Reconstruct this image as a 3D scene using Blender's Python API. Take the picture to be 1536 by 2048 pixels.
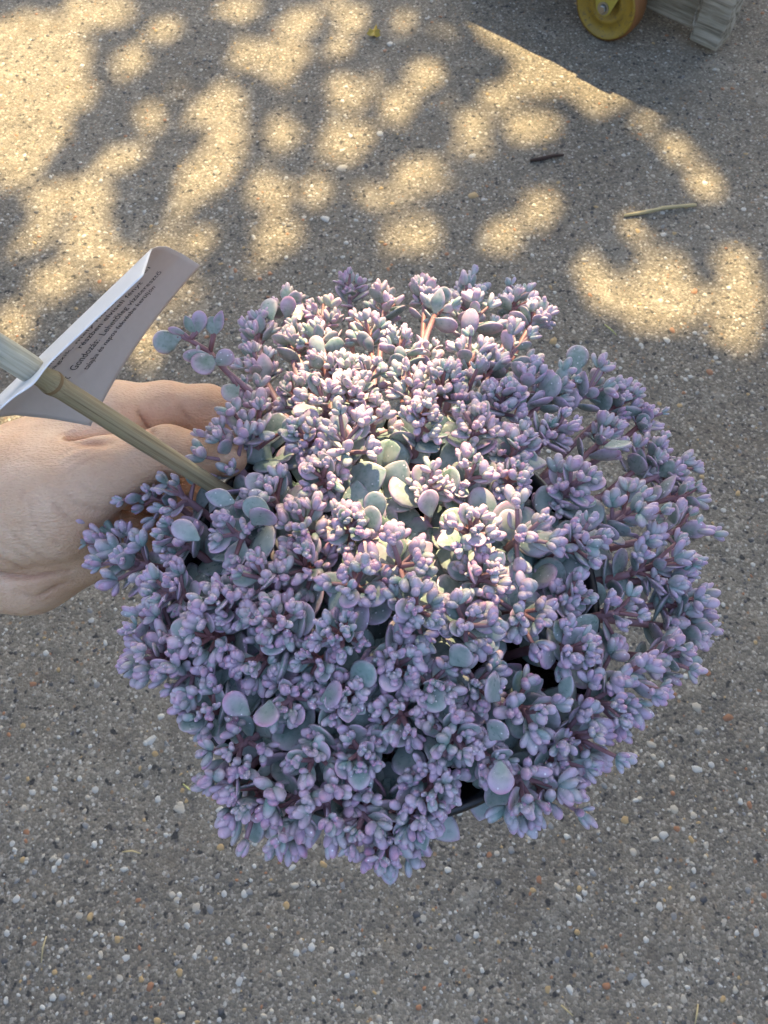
import bpy, math, random
import numpy as np
from mathutils import Vector, Matrix, Quaternion
R = math.radians
rng = random.Random(7)
nrg = np.random.default_rng(11)
for o in list(bpy.data.objects): bpy.data.objects.remove(o)
scene = bpy.context.scene
COL = scene.collection

# ------------------------------------------------------------------ camera
H, PITCH, FPX, W0, H0 = 1.05, R(65), 1575.0, 1536, 2048
cam_d = bpy.data.cameras.new('camera'); cam = bpy.data.objects.new('camera', cam_d); COL.objects.link(cam)
cam.location = (0, 0, H); cam.rotation_euler = (R(90) - PITCH, 0, 0)
cam_d.sensor_fit = 'VERTICAL'; cam_d.sensor_height = 36; cam_d.lens = 36 * FPX / H0
cam_d.clip_start = 0.02; cam_d.clip_end = 400
cam_d.dof.use_dof = True; cam_d.dof.focus_distance = 0.345; cam_d.dof.aperture_fstop = 34
scene.camera = cam
CF = Vector((0, math.cos(PITCH), -math.sin(PITCH))); CU = Vector((0, math.sin(PITCH), math.cos(PITCH))); CR = Vector((1, 0, 0))
CAM = Vector((0, 0, H))
def ray(px, py): return CF + CR * ((px - W0 / 2) / FPX) + CU * ((H0 / 2 - py) / FPX)
def P(px, py, d): return CAM + ray(px, py) * d
def G(px, py, z=0.0):
    r = ray(px, py); return CAM + r * ((z - H) / r.z)

# ------------------------------------------------------------------ sky, sun, exposure
SUN_EL, SUN_AZ = R(46), R(8)
SUN = Vector((math.sin(SUN_AZ) * math.cos(SUN_EL), math.cos(SUN_AZ) * math.cos(SUN_EL), math.sin(SUN_EL)))
world = bpy.data.worlds.new('World'); scene.world = world; world.use_nodes = True
wn = world.node_tree.nodes; wl = world.node_tree.links
sky = wn.new('ShaderNodeTexSky'); sky.sky_type = 'NISHITA'; sky.sun_disc = False
sky.sun_elevation = SUN_EL; sky.sun_rotation = SUN_AZ; sky.air_density = 1.0; sky.dust_density = 4.0; sky.ozone_density = 0.3
wl.new(sky.outputs[0], wn['Background'].inputs[0]); wn['Background'].inputs[1].default_value = 0.15
sd = bpy.data.lights.new('sun', 'SUN'); sd.energy = 2.8; sd.angle = R(0.53); sd.color = (1.0, 0.78, 0.42)
so = bpy.data.objects.new('sun', sd); COL.objects.link(so); so.location = (1, 6, 6)
so.rotation_euler = (-SUN).to_track_quat('-Z', 'Y').to_euler()
vs = scene.view_settings; vs.view_transform = 'Standard'; vs.look = 'None'; vs.exposure = 2.5; vs.gamma = 1

# ------------------------------------------------------------------ helpers
def mesh_obj(name, verts, faces, mat=None, parent=None, smooth=True, tint=None, link=True):
    me = bpy.data.meshes.new(name)
    me.from_pydata([tuple(v) for v in verts], [], [tuple(f) for f in faces]); me.update()
    if smooth: me.polygons.foreach_set('use_smooth', [True] * len(me.polygons))
    if tint is not None: set_tint(me, tint)
    if mat: me.materials.append(mat)
    return obj_of(name, me, parent)
def set_tint(me, tint):
    a = me.attributes.new('tint', 'FLOAT_COLOR', 'POINT')
    t = np.ones((len(me.vertices), 4), np.float32); t[:, :3] = tint; a.data.foreach_set('color', t.ravel())
def obj_of(name, me, parent=None, M=None):
    o = bpy.data.objects.new(name, me); COL.objects.link(o)
    M = M or Matrix.Identity(4)
    if parent is not None:
        o.parent = parent; M = world_of(parent).inverted() @ M
    o.matrix_basis = M
    return o
def world_of(o):
    M = o.matrix_basis
    while o.parent: o = o.parent; M = o.matrix_basis @ M
    return M
def empty(name, loc):
    o = bpy.data.objects.new(name, None); COL.objects.link(o); o.location = loc; o.empty_display_size = 0.05
    return o
def tag(o, label, cat, group=None):
    o['label'] = label; o['category'] = cat
    if group: o['group'] = group
    return o
def big_mesh(name, V, F, mat, parent, tint=None, smooth=True):
    """V (n,3), F (m,k) numpy arrays"""
    me = bpy.data.meshes.new(name); k = F.shape[1]
    me.vertices.add(len(V)); me.vertices.foreach_set('co', np.asarray(V, np.float32).ravel())
    me.loops.add(F.size); me.loops.foreach_set('vertex_index', F.astype(np.int32).ravel())
    me.polygons.add(len(F)); me.polygons.foreach_set('loop_start', np.arange(0, F.size, k, dtype=np.int32))
    me.update(calc_edges=True)
    me.polygons.foreach_set('use_smooth', np.full(len(F), smooth))
    if tint is not None: set_tint(me, tint)
    me.materials.append(mat); me.validate()
    return obj_of(name, me, parent)
def frame(d, n):
    z = Vector(d).normalized(); y = Vector(n) - z * z.dot(Vector(n))
    if y.length < 1e-5: y = z.orthogonal()
    y.normalize(); x = y.cross(z)
    return Matrix((x, y, z)).transposed()
def tube_arr(pts, rad, seg=8, caps=True):
    pts = [Vector(p) for p in pts]; V = []; F = []
    if not hasattr(rad, '__len__'): rad = [rad] * len(pts)
    ref = None
    for i, p in enumerate(pts):
        t = (pts[min(i + 1, len(pts) - 1)] - pts[max(i - 1, 0)]).normalized()
        if ref is None: ref = t.orthogonal().normalized()
        ref = (ref - t * ref.dot(t)).normalized(); b = t.cross(ref)
        for k in range(seg):
            a = 2 * math.pi * k / seg; V.append(p + (ref * math.cos(a) + b * math.sin(a)) * rad[i])
    for i in range(len(pts) - 1):
        for k in range(seg):
            F.append((i * seg + k, i * seg + (k + 1) % seg, (i + 1) * seg + (k + 1) % seg, (i + 1) * seg + k))
    if caps: F.append(tuple(range(seg - 1, -1, -1))); F.append(tuple((len(pts) - 1) * seg + k for k in range(seg)))
    return V, F
def bez(a, b, c, n):
    return [a * (1 - t) ** 2 + b * 2 * t * (1 - t) + c * t * t for t in [i / (n - 1) for i in range(n)]]
class Acc:
    def __init__(s): s.V = []; s.F = []
    def add(s, V, F):
        n = len(s.V); s.V += [tuple(v) for v in V]; s.F += [tuple(i + n for i in f) for f in F]; return s
    def box(s, M, sx, sy, sz, bev=0.0):
        """box with its 12 edges bevelled, centred at M"""
        b = min(bev, sx * .45, sy * .45, sz * .45); V = []; hx, hy, hz = sx / 2, sy / 2, sz / 2
        import itertools
        if b <= 0:
            V = [M @ Vector((x, y, z)) for x in (-hx, hx) for y in (-hy, hy) for z in (-hz, hz)]
            return s.add(V, [(0, 1, 3, 2), (4, 6, 7, 5), (0, 4, 5, 1), (2, 3, 7, 6), (0, 2, 6, 4), (1, 5, 7, 3)])
        import bmesh
        bm = bmesh.new(); bmesh.ops.create_cube(bm, size=1)
        for v in bm.verts: v.co = Vector((v.co.x * sx, v.co.y * sy, v.co.z * sz))
        bmesh.ops.bevel(bm, geom=bm.edges[:], offset=b, segments=2, profile=.6, affect='EDGES')
        bm.verts.index_update(); V = [M @ v.co for v in bm.verts]; F = [[v.index for v in f.verts] for f in bm.faces]; bm.free()
        return s.add(V, F)
    def lathe(s, M, prof, seg=40, close=False):
        V = []; F = []
        for (r, z) in prof:
            for k in range(seg):
                a = 2 * math.pi * k / seg; V.append(M @ Vector((r * math.cos(a), r * math.sin(a), z)))
        n = len(prof)
        for i in range(n if close else n - 1):
            j = (i + 1) % n
            for k in range(seg):
                F.append((i * seg + k, i * seg + (k + 1) % seg, j * seg + (k + 1) % seg, j * seg + k))
        return s.add(V, F)
    def build(s, name, mat, parent=None, smooth=True): return mesh_obj(name, s.V, s.F, mat, parent, smooth)

# ------------------------------------------------------------------ materials
class NT:
    def __init__(s, name):
        s.m = bpy.data.materials.new(name); s.m.use_nodes = True; s.t = s.m.node_tree; s.b = s.t.nodes['Principled BSDF']
        s._co = None
    def n(s, typ, **kw):
        nd = s.t.nodes.new('ShaderNode' + typ)
        for k, v in kw.items():
            if hasattr(nd, k) and k not in nd.inputs: setattr(nd, k, v)
            else: s.put(nd.inputs[k.replace('_', ' ')] if isinstance(k, str) else nd.inputs[k], v)
        return nd
    def put(s, sock, v):
        if isinstance(v, bpy.types.NodeSocket): s.t.links.new(v, sock)
        elif isinstance(v, (tuple, list)) and len(v) == 3 and sock.type == 'RGBA': sock.default_value = (*v, 1)
        else: sock.default_value = v
    @property
    def co(s):
        if s._co is None: s._co = s.n('TexCoord').outputs['Object']
        return s._co
    def noise(s, scale, detail=3, rough=.5, co=None, col=False):
        nd = s.n('TexNoise', Scale=scale, Detail=detail, Roughness=rough); s.put(nd.inputs['Vector'], co or s.co)
        return nd.outputs['Color' if col else 'Fac']
    def vor(s, scale, out='Distance', co=None, rnd=1.0, feature='F1'):
        nd = s.n('TexVoronoi', feature=feature, Scale=scale, Randomness=rnd); s.put(nd.inputs['Vector'], co or s.co)
        return nd.outputs[out]
    def map(s, sx, sy, sz, co=None):
        nd = s.n('Mapping'); s.put(nd.inputs['Vector'], co or s.co); nd.inputs['Scale'].default_value = (sx, sy, sz); return nd.outputs[0]
    def math(s, op, a, b=0.5, clamp=False):
        nd = s.n('Math', operation=op); nd.use_clamp = clamp; s.put(nd.inputs[0], a); s.put(nd.inputs[1], b); return nd.outputs[0]
    def rng(s, v, a, b, c=0.0, d=1.0):
        nd = s.n('MapRange'); nd.interpolation_type = 'SMOOTHSTEP'
        for i, q in enumerate((v, a, b, c, d)): s.put(nd.inputs[i], q)
        return nd.outputs[0]
    def mix(s, f, a, b, mode='MIX'):
        nd = s.n('Mix', data_type='RGBA', blend_type=mode); s.put(nd.inputs[0], f); s.put(nd.inputs[6], a); s.put(nd.inputs[7], b); return nd.outputs[2]
    def ramp(s, f, stops, const=False):
        nd = s.n('ValToRGB'); e = nd.color_ramp.elements; s.put(nd.inputs[0], f)
        if const: nd.color_ramp.interpolation = 'CONSTANT'
        while len(e) < len(stops): e.new(.5)
        for i, (p, c) in enumerate(stops): e[i].position = p; e[i].color = (*c, 1)
        return nd.outputs[0]
    def bump(s, h, strength, dist, prev=None):
        nd = s.n('Bump', Strength=strength, Distance=dist); s.put(nd.inputs['Height'], h)
        if prev: s.put(nd.inputs['Normal'], prev)
        return nd.outputs[0]
    def out(s, col=None, rough=None, nrm=None, **kw):
        if col is not None: s.put(s.b.inputs['Base Color'], col)
        if rough is not None: s.put(s.b.inputs['Roughness'], rough)
        if nrm is not None: s.put(s.b.inputs['Normal'], nrm)
        for k, v in kw.items(): s.put(s.b.inputs[k.replace('_', ' ')], v)
        return s.m

def mat_ground():
    m = NT('exposed_aggregate_concrete')
    big = m.noise(2.2, 4, .6); mid = m.noise(28, 4, .65); fine = m.noise(240, 3, .7)
    base = m.mix(m.rng(big, .35, .68), (.166, .142, .108), (.257, .224, .171))
    base = m.mix(m.rng(mid, .36, .68), m.mix(.45, base, (.085, .080, .072)), base)
    gr = m.vor(330, 'Color'); gs = m.n('SeparateColor'); m.put(gs.inputs[0], gr)
    grain = m.ramp(gs.outputs[0], [(0, (.060, .055, .048)), (.25, (.145, .126, .102)), (.55, (.225, .196, .155)), (.80, (.37, .325, .255)), (.93, (.56, .50, .40)), (.98, (.74, .66, .54))])
    base = m.mix(.36, base, grain)
    base = m.mix(m.math('MULTIPLY', m.rng(m.noise(9, 5, .7), .50, .72), .45), base, (.135, .105, .075)); base = m.mix(m.math('MULTIPLY', m.rng(m.noise(14, 4, .65), .58, .74), .5), base, (.33, .305, .25))
    g2 = m.vor(140, 'Color'); g2s = m.n('SeparateColor'); m.put(g2s.inputs[0], g2)
    base = m.mix(m.math('MULTIPLY', m.rng(g2s.outputs[1], .72, .78), m.rng(m.vor(140), .42, .25)), base,
                 m.ramp(g2s.outputs[0], [(0, (.12, .11, .10)), (.3, (.30, .24, .17)), (.5, (.40, .37, .31)), (.7, (.27, .18, .11)), (.85, (.48, .45, .39))], True))
    pit = m.rng(m.noise(95, 2, .5), .30, .40, 0, 1)
    base = m.mix(pit, (.055, .052, .048), base)
    h = m.math('ADD', m.math('MULTIPLY', fine, .4), m.math('MULTIPLY', mid, .9)); h = m.math('ADD', h, m.math('MULTIPLY', m.vor(330), -.3))
    return m.out(base, .88, m.bump(h, .8, .004), Specular_IOR_Level=.25)
def mat_stone(name, c, dark=.7, var=.35):
    m = NT(name); n = m.noise(90, 3, .6)
    oi = m.n('ObjectInfo'); c2 = tuple(x * dark for x in c)
    col = m.mix(n, c2, c); col = m.mix(m.math('MULTIPLY', oi.outputs['Random'], var), col, tuple(x * .55 for x in c))
    return m.out(col, .6, m.bump(n, .3, .001))
def mat_flat(name, c, rough=.5, **kw):
    m = NT(name); n = m.noise(60, 4, .6); col = m.mix(n, tuple(x * .82 for x in c), tuple(min(1, x * 1.1) for x in c))
    return m.out(col, rough, **kw)

def mat_sedum(name, green, per_object, tk=1.0):
    m = NT(name)
    at = m.n('Attribute', attribute_name='tint'); sp = m.n('SeparateColor'); m.put(sp.inputs[0], at.outputs['Color'])
    t, e, r = sp.outputs[0], sp.outputs[1], sp.outputs[2]
    if per_object: r = m.n('ObjectInfo').outputs['Random']
    geo = m.n('NewGeometry').outputs['Position']
    nz = m.noise(95, 3, .6, geo); nf = m.noise(420, 2, .5, geo); nb = m.noise(9, 2, .5, geo)
    f = m.math('ADD', m.math('MULTIPLY', t, .70), m.math('MULTIPLY', e, .50))
    f = m.math('ADD', f, m.math('MULTIPLY', m.math('SUBTRACT', nz, .5), .55))
    f = m.math('ADD', f, m.math('MULTIPLY', m.math('SUBTRACT', r, .5), .55))
    f = m.rng(f, green - .40, green + .40)
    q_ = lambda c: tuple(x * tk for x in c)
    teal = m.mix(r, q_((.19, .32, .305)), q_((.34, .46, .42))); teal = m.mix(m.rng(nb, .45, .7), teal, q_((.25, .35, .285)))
    lav = m.mix(m.rng(nb, .35, .65), (.52, .365, .51), (.62, .36, .44)); lav = m.mix(m.math('MULTIPLY', r, .7), lav, (.385, .285, .46))
    col = m.mix(f, teal, lav)
    pink = m.math('MULTIPLY', m.rng(t, .80, 1.0), m.rng(r, .5, .9)); col = m.mix(m.math('MULTIPLY', pink, .65), col, (.52, .20, .32))
    bloom = m.rng(m.math('ADD', nz, m.math('MULTIPLY', nf, .4)), .45, .95); col = m.mix(m.math('MULTIPLY', bloom, .30), col, (.72, .70, .74))
    spk = m.math('MULTIPLY', m.rng(m.vor(300, 'Distance', geo), .16, .08), m.rng(m.noise(60, 1, .5, geo), .46, .56))  # white glints and lime specks painted into the colour
    col = m.mix(m.math('MULTIPLY', spk, .9), col, (.80, .80, .84))
    ro = m.rng(nf, .3, .7, .26, .5)
    return m.out(col, ro, m.bump(nf, .15, .0006), Specular_IOR_Level=.5)
def mat_stem():
    m = NT('sedum_stem'); geo = m.n('NewGeometry').outputs['Position']
    n = m.noise(40, 3, .6, geo); col = m.mix(m.rng(n, .35, .65), (.235, .105, .110), (.30, .19, .235))
    return m.out(col, .5, m.bump(m.noise(500, 2, .5, geo), .2, .0005))
def mat_skin():
    m = NT('skin'); geo = m.n('NewGeometry').outputs['Position']; at = m.n('Attribute', attribute_name='tint'); sp = m.n('SeparateColor'); m.put(sp.inputs[0], at.outputs['Color'])
    n = m.noise(45, 4, .6, geo); n2 = m.noise(160, 3, .6, geo)
    col = m.mix(m.rng(n, .3, .7), (.70, .455, .295), (.78, .55, .385)); col = m.mix(m.math('MULTIPLY', m.rng(n2, .5, .75), .3), col, (.52, .28, .19))
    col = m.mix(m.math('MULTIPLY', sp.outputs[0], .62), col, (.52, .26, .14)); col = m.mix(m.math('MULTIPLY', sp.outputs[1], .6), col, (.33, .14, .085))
    mp = m.map(1, 1.9, 1.3, geo)
    v1 = m.vor(520, 'Distance', mp); v2 = m.noise(900, 2, .6, mp); wv = m.noise(170, 3, .7, m.map(.35, 1.5, 1.2, geo))
    h = m.math('ADD', m.math('MULTIPLY', v1, .7), m.math('MULTIPLY', v2, .5)); h = m.math('ADD', h, m.math('MULTIPLY', wv, 1.0))
    return m.out(col, .47, m.bump(h, .5, .0012), Subsurface_Weight=.22, Subsurface_Radius=(.010, .0042, .0022), Subsurface_Scale=.6, Specular_IOR_Level=.4)
def mat_bamboo():
    m = NT('bamboo'); co = m.co
    st = m.noise(1, 4, .6, m.map(900, 900, 9)); n = m.noise(25, 3, .5)
    col = m.ramp(st, [(.34, (.16, .115, .06)), (.44, (.33, .26, .15)), (.56, (.44, .365, .23)), (.7, (.30, .25, .15))]); col = m.mix(m.rng(n, .4, .7), col, (.38, .34, .20))
    return m.out(col, .5, m.bump(st, .4, .0012))
def mat_wood():
    m = NT('weathered_wood')
    st = m.noise(1, 5, .65, m.map(5, 90, 90)); n = m.noise(6, 3, .6); st2 = m.noise(1, 3, .6, m.map(9, 260, 260))
    col = m.ramp(st, [(.32, (.045, .036, .028)), (.41, (.27, .23, .17)), (.52, (.52, .455, .355)), (.70, (.72, .66, .56))])
    col = m.mix(m.math('MULTIPLY', m.rng(n, .45, .7), .5), col, (.20, .18, .125))
    h = m.math('ADD', st, m.math('MULTIPLY', st2, .5))
    return m.out(col, .85, m.bump(h, .9, .006))
def mat_yellow():
    m = NT('yellow_plastic'); n = m.noise(30, 5, .7); n2 = m.noise(160, 3, .6)
    col = m.mix(m.rng(n, .4, .75), (.36, .235, .03), (.26, .175, .035)); col = m.mix(m.rng(n2, .52, .70), col, (.15, .11, .05))
    return m.out(col, .45)
def mat_leaf():
    m = NT('tree_leaf'); n = m.noise(3, 2, .5)
    return m.out(m.mix(n, (.045, .085, .022), (.09, .13, .035)), .5)
M_GROUND = mat_ground(); M_LEAF = mat_leaf(); M_SKIN = mat_skin(); M_STEM = mat_stem(); M_WOOD = mat_wood(); M_YEL = mat_yellow(); M_BAMBOO = mat_bamboo()
M_BARK = mat_flat('bark', (.10, .075, .055), .9)
M_BUD = mat_sedum('sedum_bud', .55, False); M_BUD_O = mat_sedum('sedum_bud_single', .55, True)
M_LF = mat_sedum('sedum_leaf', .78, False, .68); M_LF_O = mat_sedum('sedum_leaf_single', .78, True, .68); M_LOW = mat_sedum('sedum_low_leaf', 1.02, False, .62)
def mat_under():
    m = NT('sedum_under_leaf'); geo = m.n('NewGeometry').outputs['Position']; n = m.noise(25, 2, .5, geo)
    return m.out(m.mix(n, (.075, .135, .12), (.125, .19, .145)), .5)

# ------------------------------------------------------------------ ground: one sheet to the horizon, finely stepped where the camera looks
def hgt(x, y):
    return (.0022 * np.sin(x * 9.1 + 1.3 * np.sin(y * 7)) * np.sin(y * 8.3 + .7) + .0012 * np.sin(x * 31 + 2 * np.sin(y * 19)) * np.sin(y * 27 + 1.7 * np.sin(x * 23)))
def axis(lo, hi, step, far):
    a = np.arange(lo, hi + step / 2, step); out = []; s = step; x = lo
    while x > -far: s *= 1.35; x -= s; out.append(x)
    out = out[::-1]; s = step; x = hi; right = []
    while x < far: s *= 1.35; x += s; right.append(x)
    return np.concatenate([out, a, right])
gx = axis(-1.4, 1.4, .014, 60); gy = axis(-.5, 2.4, .014, 120)
X, Y = np.meshgrid(gx, gy); Z = hgt(X, Y) * np.exp(-np.maximum(0, np.hypot(X, Y - 1) - 3) / 2)
nx, ny = len(gx), len(gy); idx = np.arange(nx * ny).reshape(ny, nx)
ground = big_mesh('ground', np.stack([X, Y, Z], -1).reshape(-1, 3), np.stack([idx[:-1, :-1], idx[:-1, 1:], idx[1:, 1:], idx[1:, :-1]], -1).reshape(-1, 4), M_GROUND, None)
ground['kind'] = 'structure'

# pebbles of the aggregate, proud of the cement
def pebble_template(seed):
    q = random.Random(seed); V = []; F = []; seg = 8
    lum = [1 + q.uniform(-.27, .24) for _ in range(seg)]
    for i, (r, z) in enumerate([(1.0, -.55), (1.0, .0), (.78, .55), (.38, .82)]):
        for k in range(seg):
            a = 2 * math.pi * k / seg; rr = r * lum[k] * (1 + q.uniform(-.06, .06)); V.append((rr * math.cos(a), rr * math.sin(a), z))
    V.append((0, 0, .9))
    for i in range(3):
        for k in range(seg): F.append((i * seg + k, i * seg + (k + 1) % seg, (i + 1) * seg + (k + 1) % seg)); F.append((i * seg + k, (i + 1) * seg + (k + 1) % seg, (i + 1) * seg + k))
    for k in range(seg): F.append((3 * seg + k, 3 * seg + (k + 1) % seg, 4 * seg))
    return np.array(V), np.array(F)
PEB = [pebble_template(s) for s in range(8)]
STONES = [('white_quartz', (.58, .555, .49), 24), ('cream_stone', (.52, .46, .36), 24), ('ochre_stone', (.46, .32, .15), 9), ('rust_stone', (.36, .17, .085), 8), ('grey_stone', (.27, .265, .25), 16), ('dark_stone', (.085, .082, .08), 13)]
M_ST = [mat_stone(n, c) for n, c, w in STONES]
peb = []
vis = [G(0, 0), G(1536, 0), G(0, 2048), G(1536, 2048)]
for i in range(11500):
    px, py = rng.uniform(-60, 1600), rng.uniform(-40, 2090); g = G(px, py)
    # even spread over the ground rather than over the picture
    if rng.random() > min(1, ((g - CAM).length / 1.9) ** 3 * 2.2 + .12): continue
    r = .0011 * (1 - rng.random()) ** (-.52)
    r = min(r, .0046)
    peb.append((r, g.x, g.y, rng.choices(range(6), [s[2] for s in STONES])[0], rng.uniform(0, 6.28), rng.uniform(.62, 1), rng.randrange(8)))
# the larger stones that can be told apart in the photograph
for (px, py, d, c) in [(1395, 1415, 24, 1), (1458, 1435, 22, 3), (1400, 1455, 16, 1), (1395, 1537, 22, 0), (1425, 1530, 16, 0), (1303, 1488, 20, 1), (1327, 1670, 20, 0), (1383, 1680, 14, 2), (1413, 1690, 16, 1),
                      (1350, 1620, 22, 1), (1319, 1813, 20, 0), (1292, 1880, 14, 0), (1155, 1865, 14, 2), (1385, 1797, 12, 0), (1512, 1866, 16, 0), (1290, 1965, 20, 0), (1140, 1980, 16, 0), (1470, 1980, 16, 1),
                      (65, 1585, 16, 0), (66, 1368, 16, 3), (45, 1453, 16, 2), (190, 1580, 18, 0), (175, 1595, 14, 1), (358, 1618, 26, 1), (300, 1480, 24, 0), (310, 1508, 16, 2), (188, 1690, 14, 0), (290, 1485, 14, 0),
                      (392, 1815, 20, 1), (420, 1820, 18, 4), (158, 1830, 16, 1), (235, 1878, 15, 2), (243, 1845, 14, 0), (390, 1912, 14, 0), (480, 1962, 18, 0), (105, 1995, 16, 0), (490, 1895, 14, 1),
                      (683, 335, 24, 1), (760, 265, 18, 0), (780, 87, 18, 0), (945, 390, 22, 2), (944, 310, 16, 0), (650, 437, 22, 0), (955, 160, 12, 2), (1275, 462, 14, 2), (1328, 468, 14, 0), (1106, 683, 22, 2), (1420, 745, 20, 3),
                      (1345, 660, 16, 3), (1333, 680, 18, 0), (1390, 580, 18, 3), (1322, 600, 16, 1), (1487, 418, 14, 0), (1272, 520, 14, 4), (1410, 365, 14, 0), (1050, 1630, 18, 0), (1250, 1640, 20, 2), (1130, 1600, 18, 1),
                      (330, 240, 9, 3), (250, 270, 9, 3), (770, 100, 12, 3), (1180, 590, 12, 3), (160, 325, 10, 3), (470, 540, 12, 3), (200, 565, 12, 3)]:
    g = G(px, py); peb.append((d * .5 * (g - CAM).dot(CF) / FPX, g.x, g.y, c, rng.uniform(0, 6.28), .8, rng.randrange(8)))
peb.sort(key=lambda q: -q[0])
peb_me = {}
for (r, x, y, c, a, asp, k) in peb[:300]:
    if (c, k) not in peb_me:
        me = bpy.data.meshes.new('pebble'); me.from_pydata(PEB[k][0].tolist(), [], PEB[k][1].tolist()); me.polygons.foreach_set('use_smooth', [True] * len(me.polygons)); me.materials.append(M_ST[c]); peb_me[(c, k)] = me
    z = float(hgt(np.array(x), np.array(y)))
    obj_of('pebble', peb_me[(c, k)], ground, Matrix.Translation((x, y, z - r * .06)) @ Matrix.Rotation(a, 4, 'Z') @ Matrix.Diagonal((r, r * asp, r * .30, 1)))
Vs, Fs, Ms, n = [], [], [], 0
for (r, x, y, c, a, asp, k) in peb[300:]:
    v, f = PEB[k]; ca, sa = math.cos(a), math.sin(a)
    Vs.append(np.stack([(v[:, 0] * ca - v[:, 1] * sa * asp) * r + x, (v[:, 0] * sa + v[:, 1] * ca * asp) * r + y, v[:, 2] * r * .36 + hgt(x, y)], -1)); Fs.append(f + n); Ms += [c] * len(f); n += len(v)
gravel = big_mesh('gravel', np.concatenate(Vs), np.concatenate(Fs), M_ST[0], ground); gravel['kind'] = 'stuff'
for m_ in M_ST[1:]: gravel.data.materials.append(m_)
gravel.data.polygons.foreach_set('material_index', np.array(Ms, np.int32))

# ------------------------------------------------------------------ tree that shades the yard (beyond the top of the frame, in front of the sun)
RIM_D = .37
POT_C = P(770, 1190, RIM_D); POT_R = 430 * RIM_D / FPX
def dome_h(r): return .060 * (1 - (r / .142) ** 2) if r < .165 else -.021 - .5 * (r - .165)
def dome(px, py, off=0.0):
    """where the ray through a pixel meets the foliage dome above the pot rim"""
    rd = ray(px, py); lo, hi = .18, .62
    for _ in range(30):
        d = (lo + hi) / 2; q = CAM + rd * d; r = math.hypot(q.x - POT_C.x, q.y - POT_C.y)
        if q.z > POT_C.z + dome_h(r) + off: lo = d
        else: hi = d
    return q
def sun_ground(p): return Vector((p.x, p.y)) - Vector((SUN.x, SUN.y)) * (p.z / SUN.z)
LIT = []
def lit_ground(cx, cy, rx, ry, ang=0, z=0.0, pt=None):
    pt_given = pt is not None; pt = pt or (lambda a, b: G(a, b, z)); ca, sa = math.cos(R(ang)), math.sin(R(ang))
    c = sun_ground(pt(cx, cy)); u = sun_ground(pt(cx + rx * ca, cy - rx * sa)) - c; v = sun_ground(pt(cx + ry * sa, cy + ry * ca)) - c
    det = u.x * v.y - u.y * v.x
    if abs(det) > 1e-9: LIT.append((c, v.y / det, -v.x / det, -u.y / det, u.x / det, -.27 if pt_given else 9.0))
for a in [(60, 110, 130, 95), (45, 235, 95, 90), (110, 180, 70, 60), (195, 22, 80, 40), (30, 330, 60, 50), (262, 118, 36, 30), (433, 215, 70, 42, 20), (445, 300, 46, 85, -10), (182, 390, 52, 55, 40), (165, 478, 45, 30), (390, 372, 50, 32),
          (395, 478, 36, 26), (90, 400, 38, 28), (598, 45, 56, 30, 35), (575, 118, 58, 30, 40), (703, 38, 34, 26), (676, 92, 26, 20), (690, 185, 34, 52, 35), (684, 282, 50, 50), (851, 148, 40, 24), (800, 205, 46, 28),
          (887, 205, 20, 16), (1000, 195, 40, 30), (1066, 250, 62, 32, 10), (950, 243, 38, 30), (1058, 152, 36, 24), (1047, 95, 60, 28, -20), (832, 340, 64, 30, 20), (795, 415, 36, 62, -10), (832, 470, 54, 46), (893, 372, 32, 24),
          (1078, 420, 38, 32), (1170, 140, 110, 62, -25), (1290, 225, 40, 34), (1215, 200, 70, 38), (990, 60, 60, 18, -25), (1355, 305, 34, 24), (1410, 367, 36, 34), (1090, 412, 30, 26), (1318, 545, 62, 44), (1215, 590, 42, 40), (1330, 605, 88, 52, 10),
          (1475, 595, 70, 46), (1478, 660, 60, 34), (1277, 460, 42, 22), (1470, 523, 46, 24), (1180, 540, 40, 26), (355, 590, 62, 46, 40), (120, 560, 70, 36, 30), (230, 535, 50, 30, 30), (25, 655, 46, 36), (290, 690, 44, 36), (560, 470, 60, 30), (500, 110, 50, 26, 20),
          (530, 380, 40, 34), (640, 380, 34, 26), (20, 830, 60, 22), (330, 60, 40, 28), (480, 20, 44, 26), (300, 230, 26, 40, 20), (235, 320, 40, 24, 20), (560, 270, 28, 40), (80, 470, 34, 26), (1010, 470, 50, 34, 30), (930, 300, 30, 20), (740, 140, 22, 16), (1010, 330, 26, 18)]:
    k_ = .88 if a[2] > 85 else .72; lit_ground(a[0], a[1], a[2] * k_, a[3] * k_, *a[4:])
lr = random.Random(5)
for _ in range(40):                                  # small gaps, hardly more than pinholes
    x_, y_ = lr.uniform(0, 1150), lr.uniform(0, 520)
    if x_ > 850 and y_ > 300: continue
    lit_ground(x_, y_, lr.uniform(11, 18), lr.uniform(9, 14), lr.uniform(0, 90))
dm = lambda a, b: dome(a, b)
for a in [(700, 740, 95, 62), (760, 635, 150, 78), (930, 590, 125, 66), (1040, 615, 80, 56), (700, 600, 60, 50), (830, 690, 80, 46), (740, 900, 60, 60), (820, 900, 60, 52), (950, 880, 52, 60), (745, 985, 55, 36), (950, 980, 50, 60), (860, 1000, 40, 30), (960, 1060, 80, 36), (880, 1080, 60, 26)]:
    lit_ground(a[0], a[1], a[2] * 1.08, a[3] * 1.08, *a[4:], pt=dm)
for a in [(90, 835, 100, 46), (330, 750, 140, 30), (20, 880, 70, 40)]:
    lit_ground(*a, pt=lambda px, py: P(px, py, .425))
cs = np.array([[c.x, c.y, a, b, c2, d, e] for (c, a, b, c2, d, e) in LIT])
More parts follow.
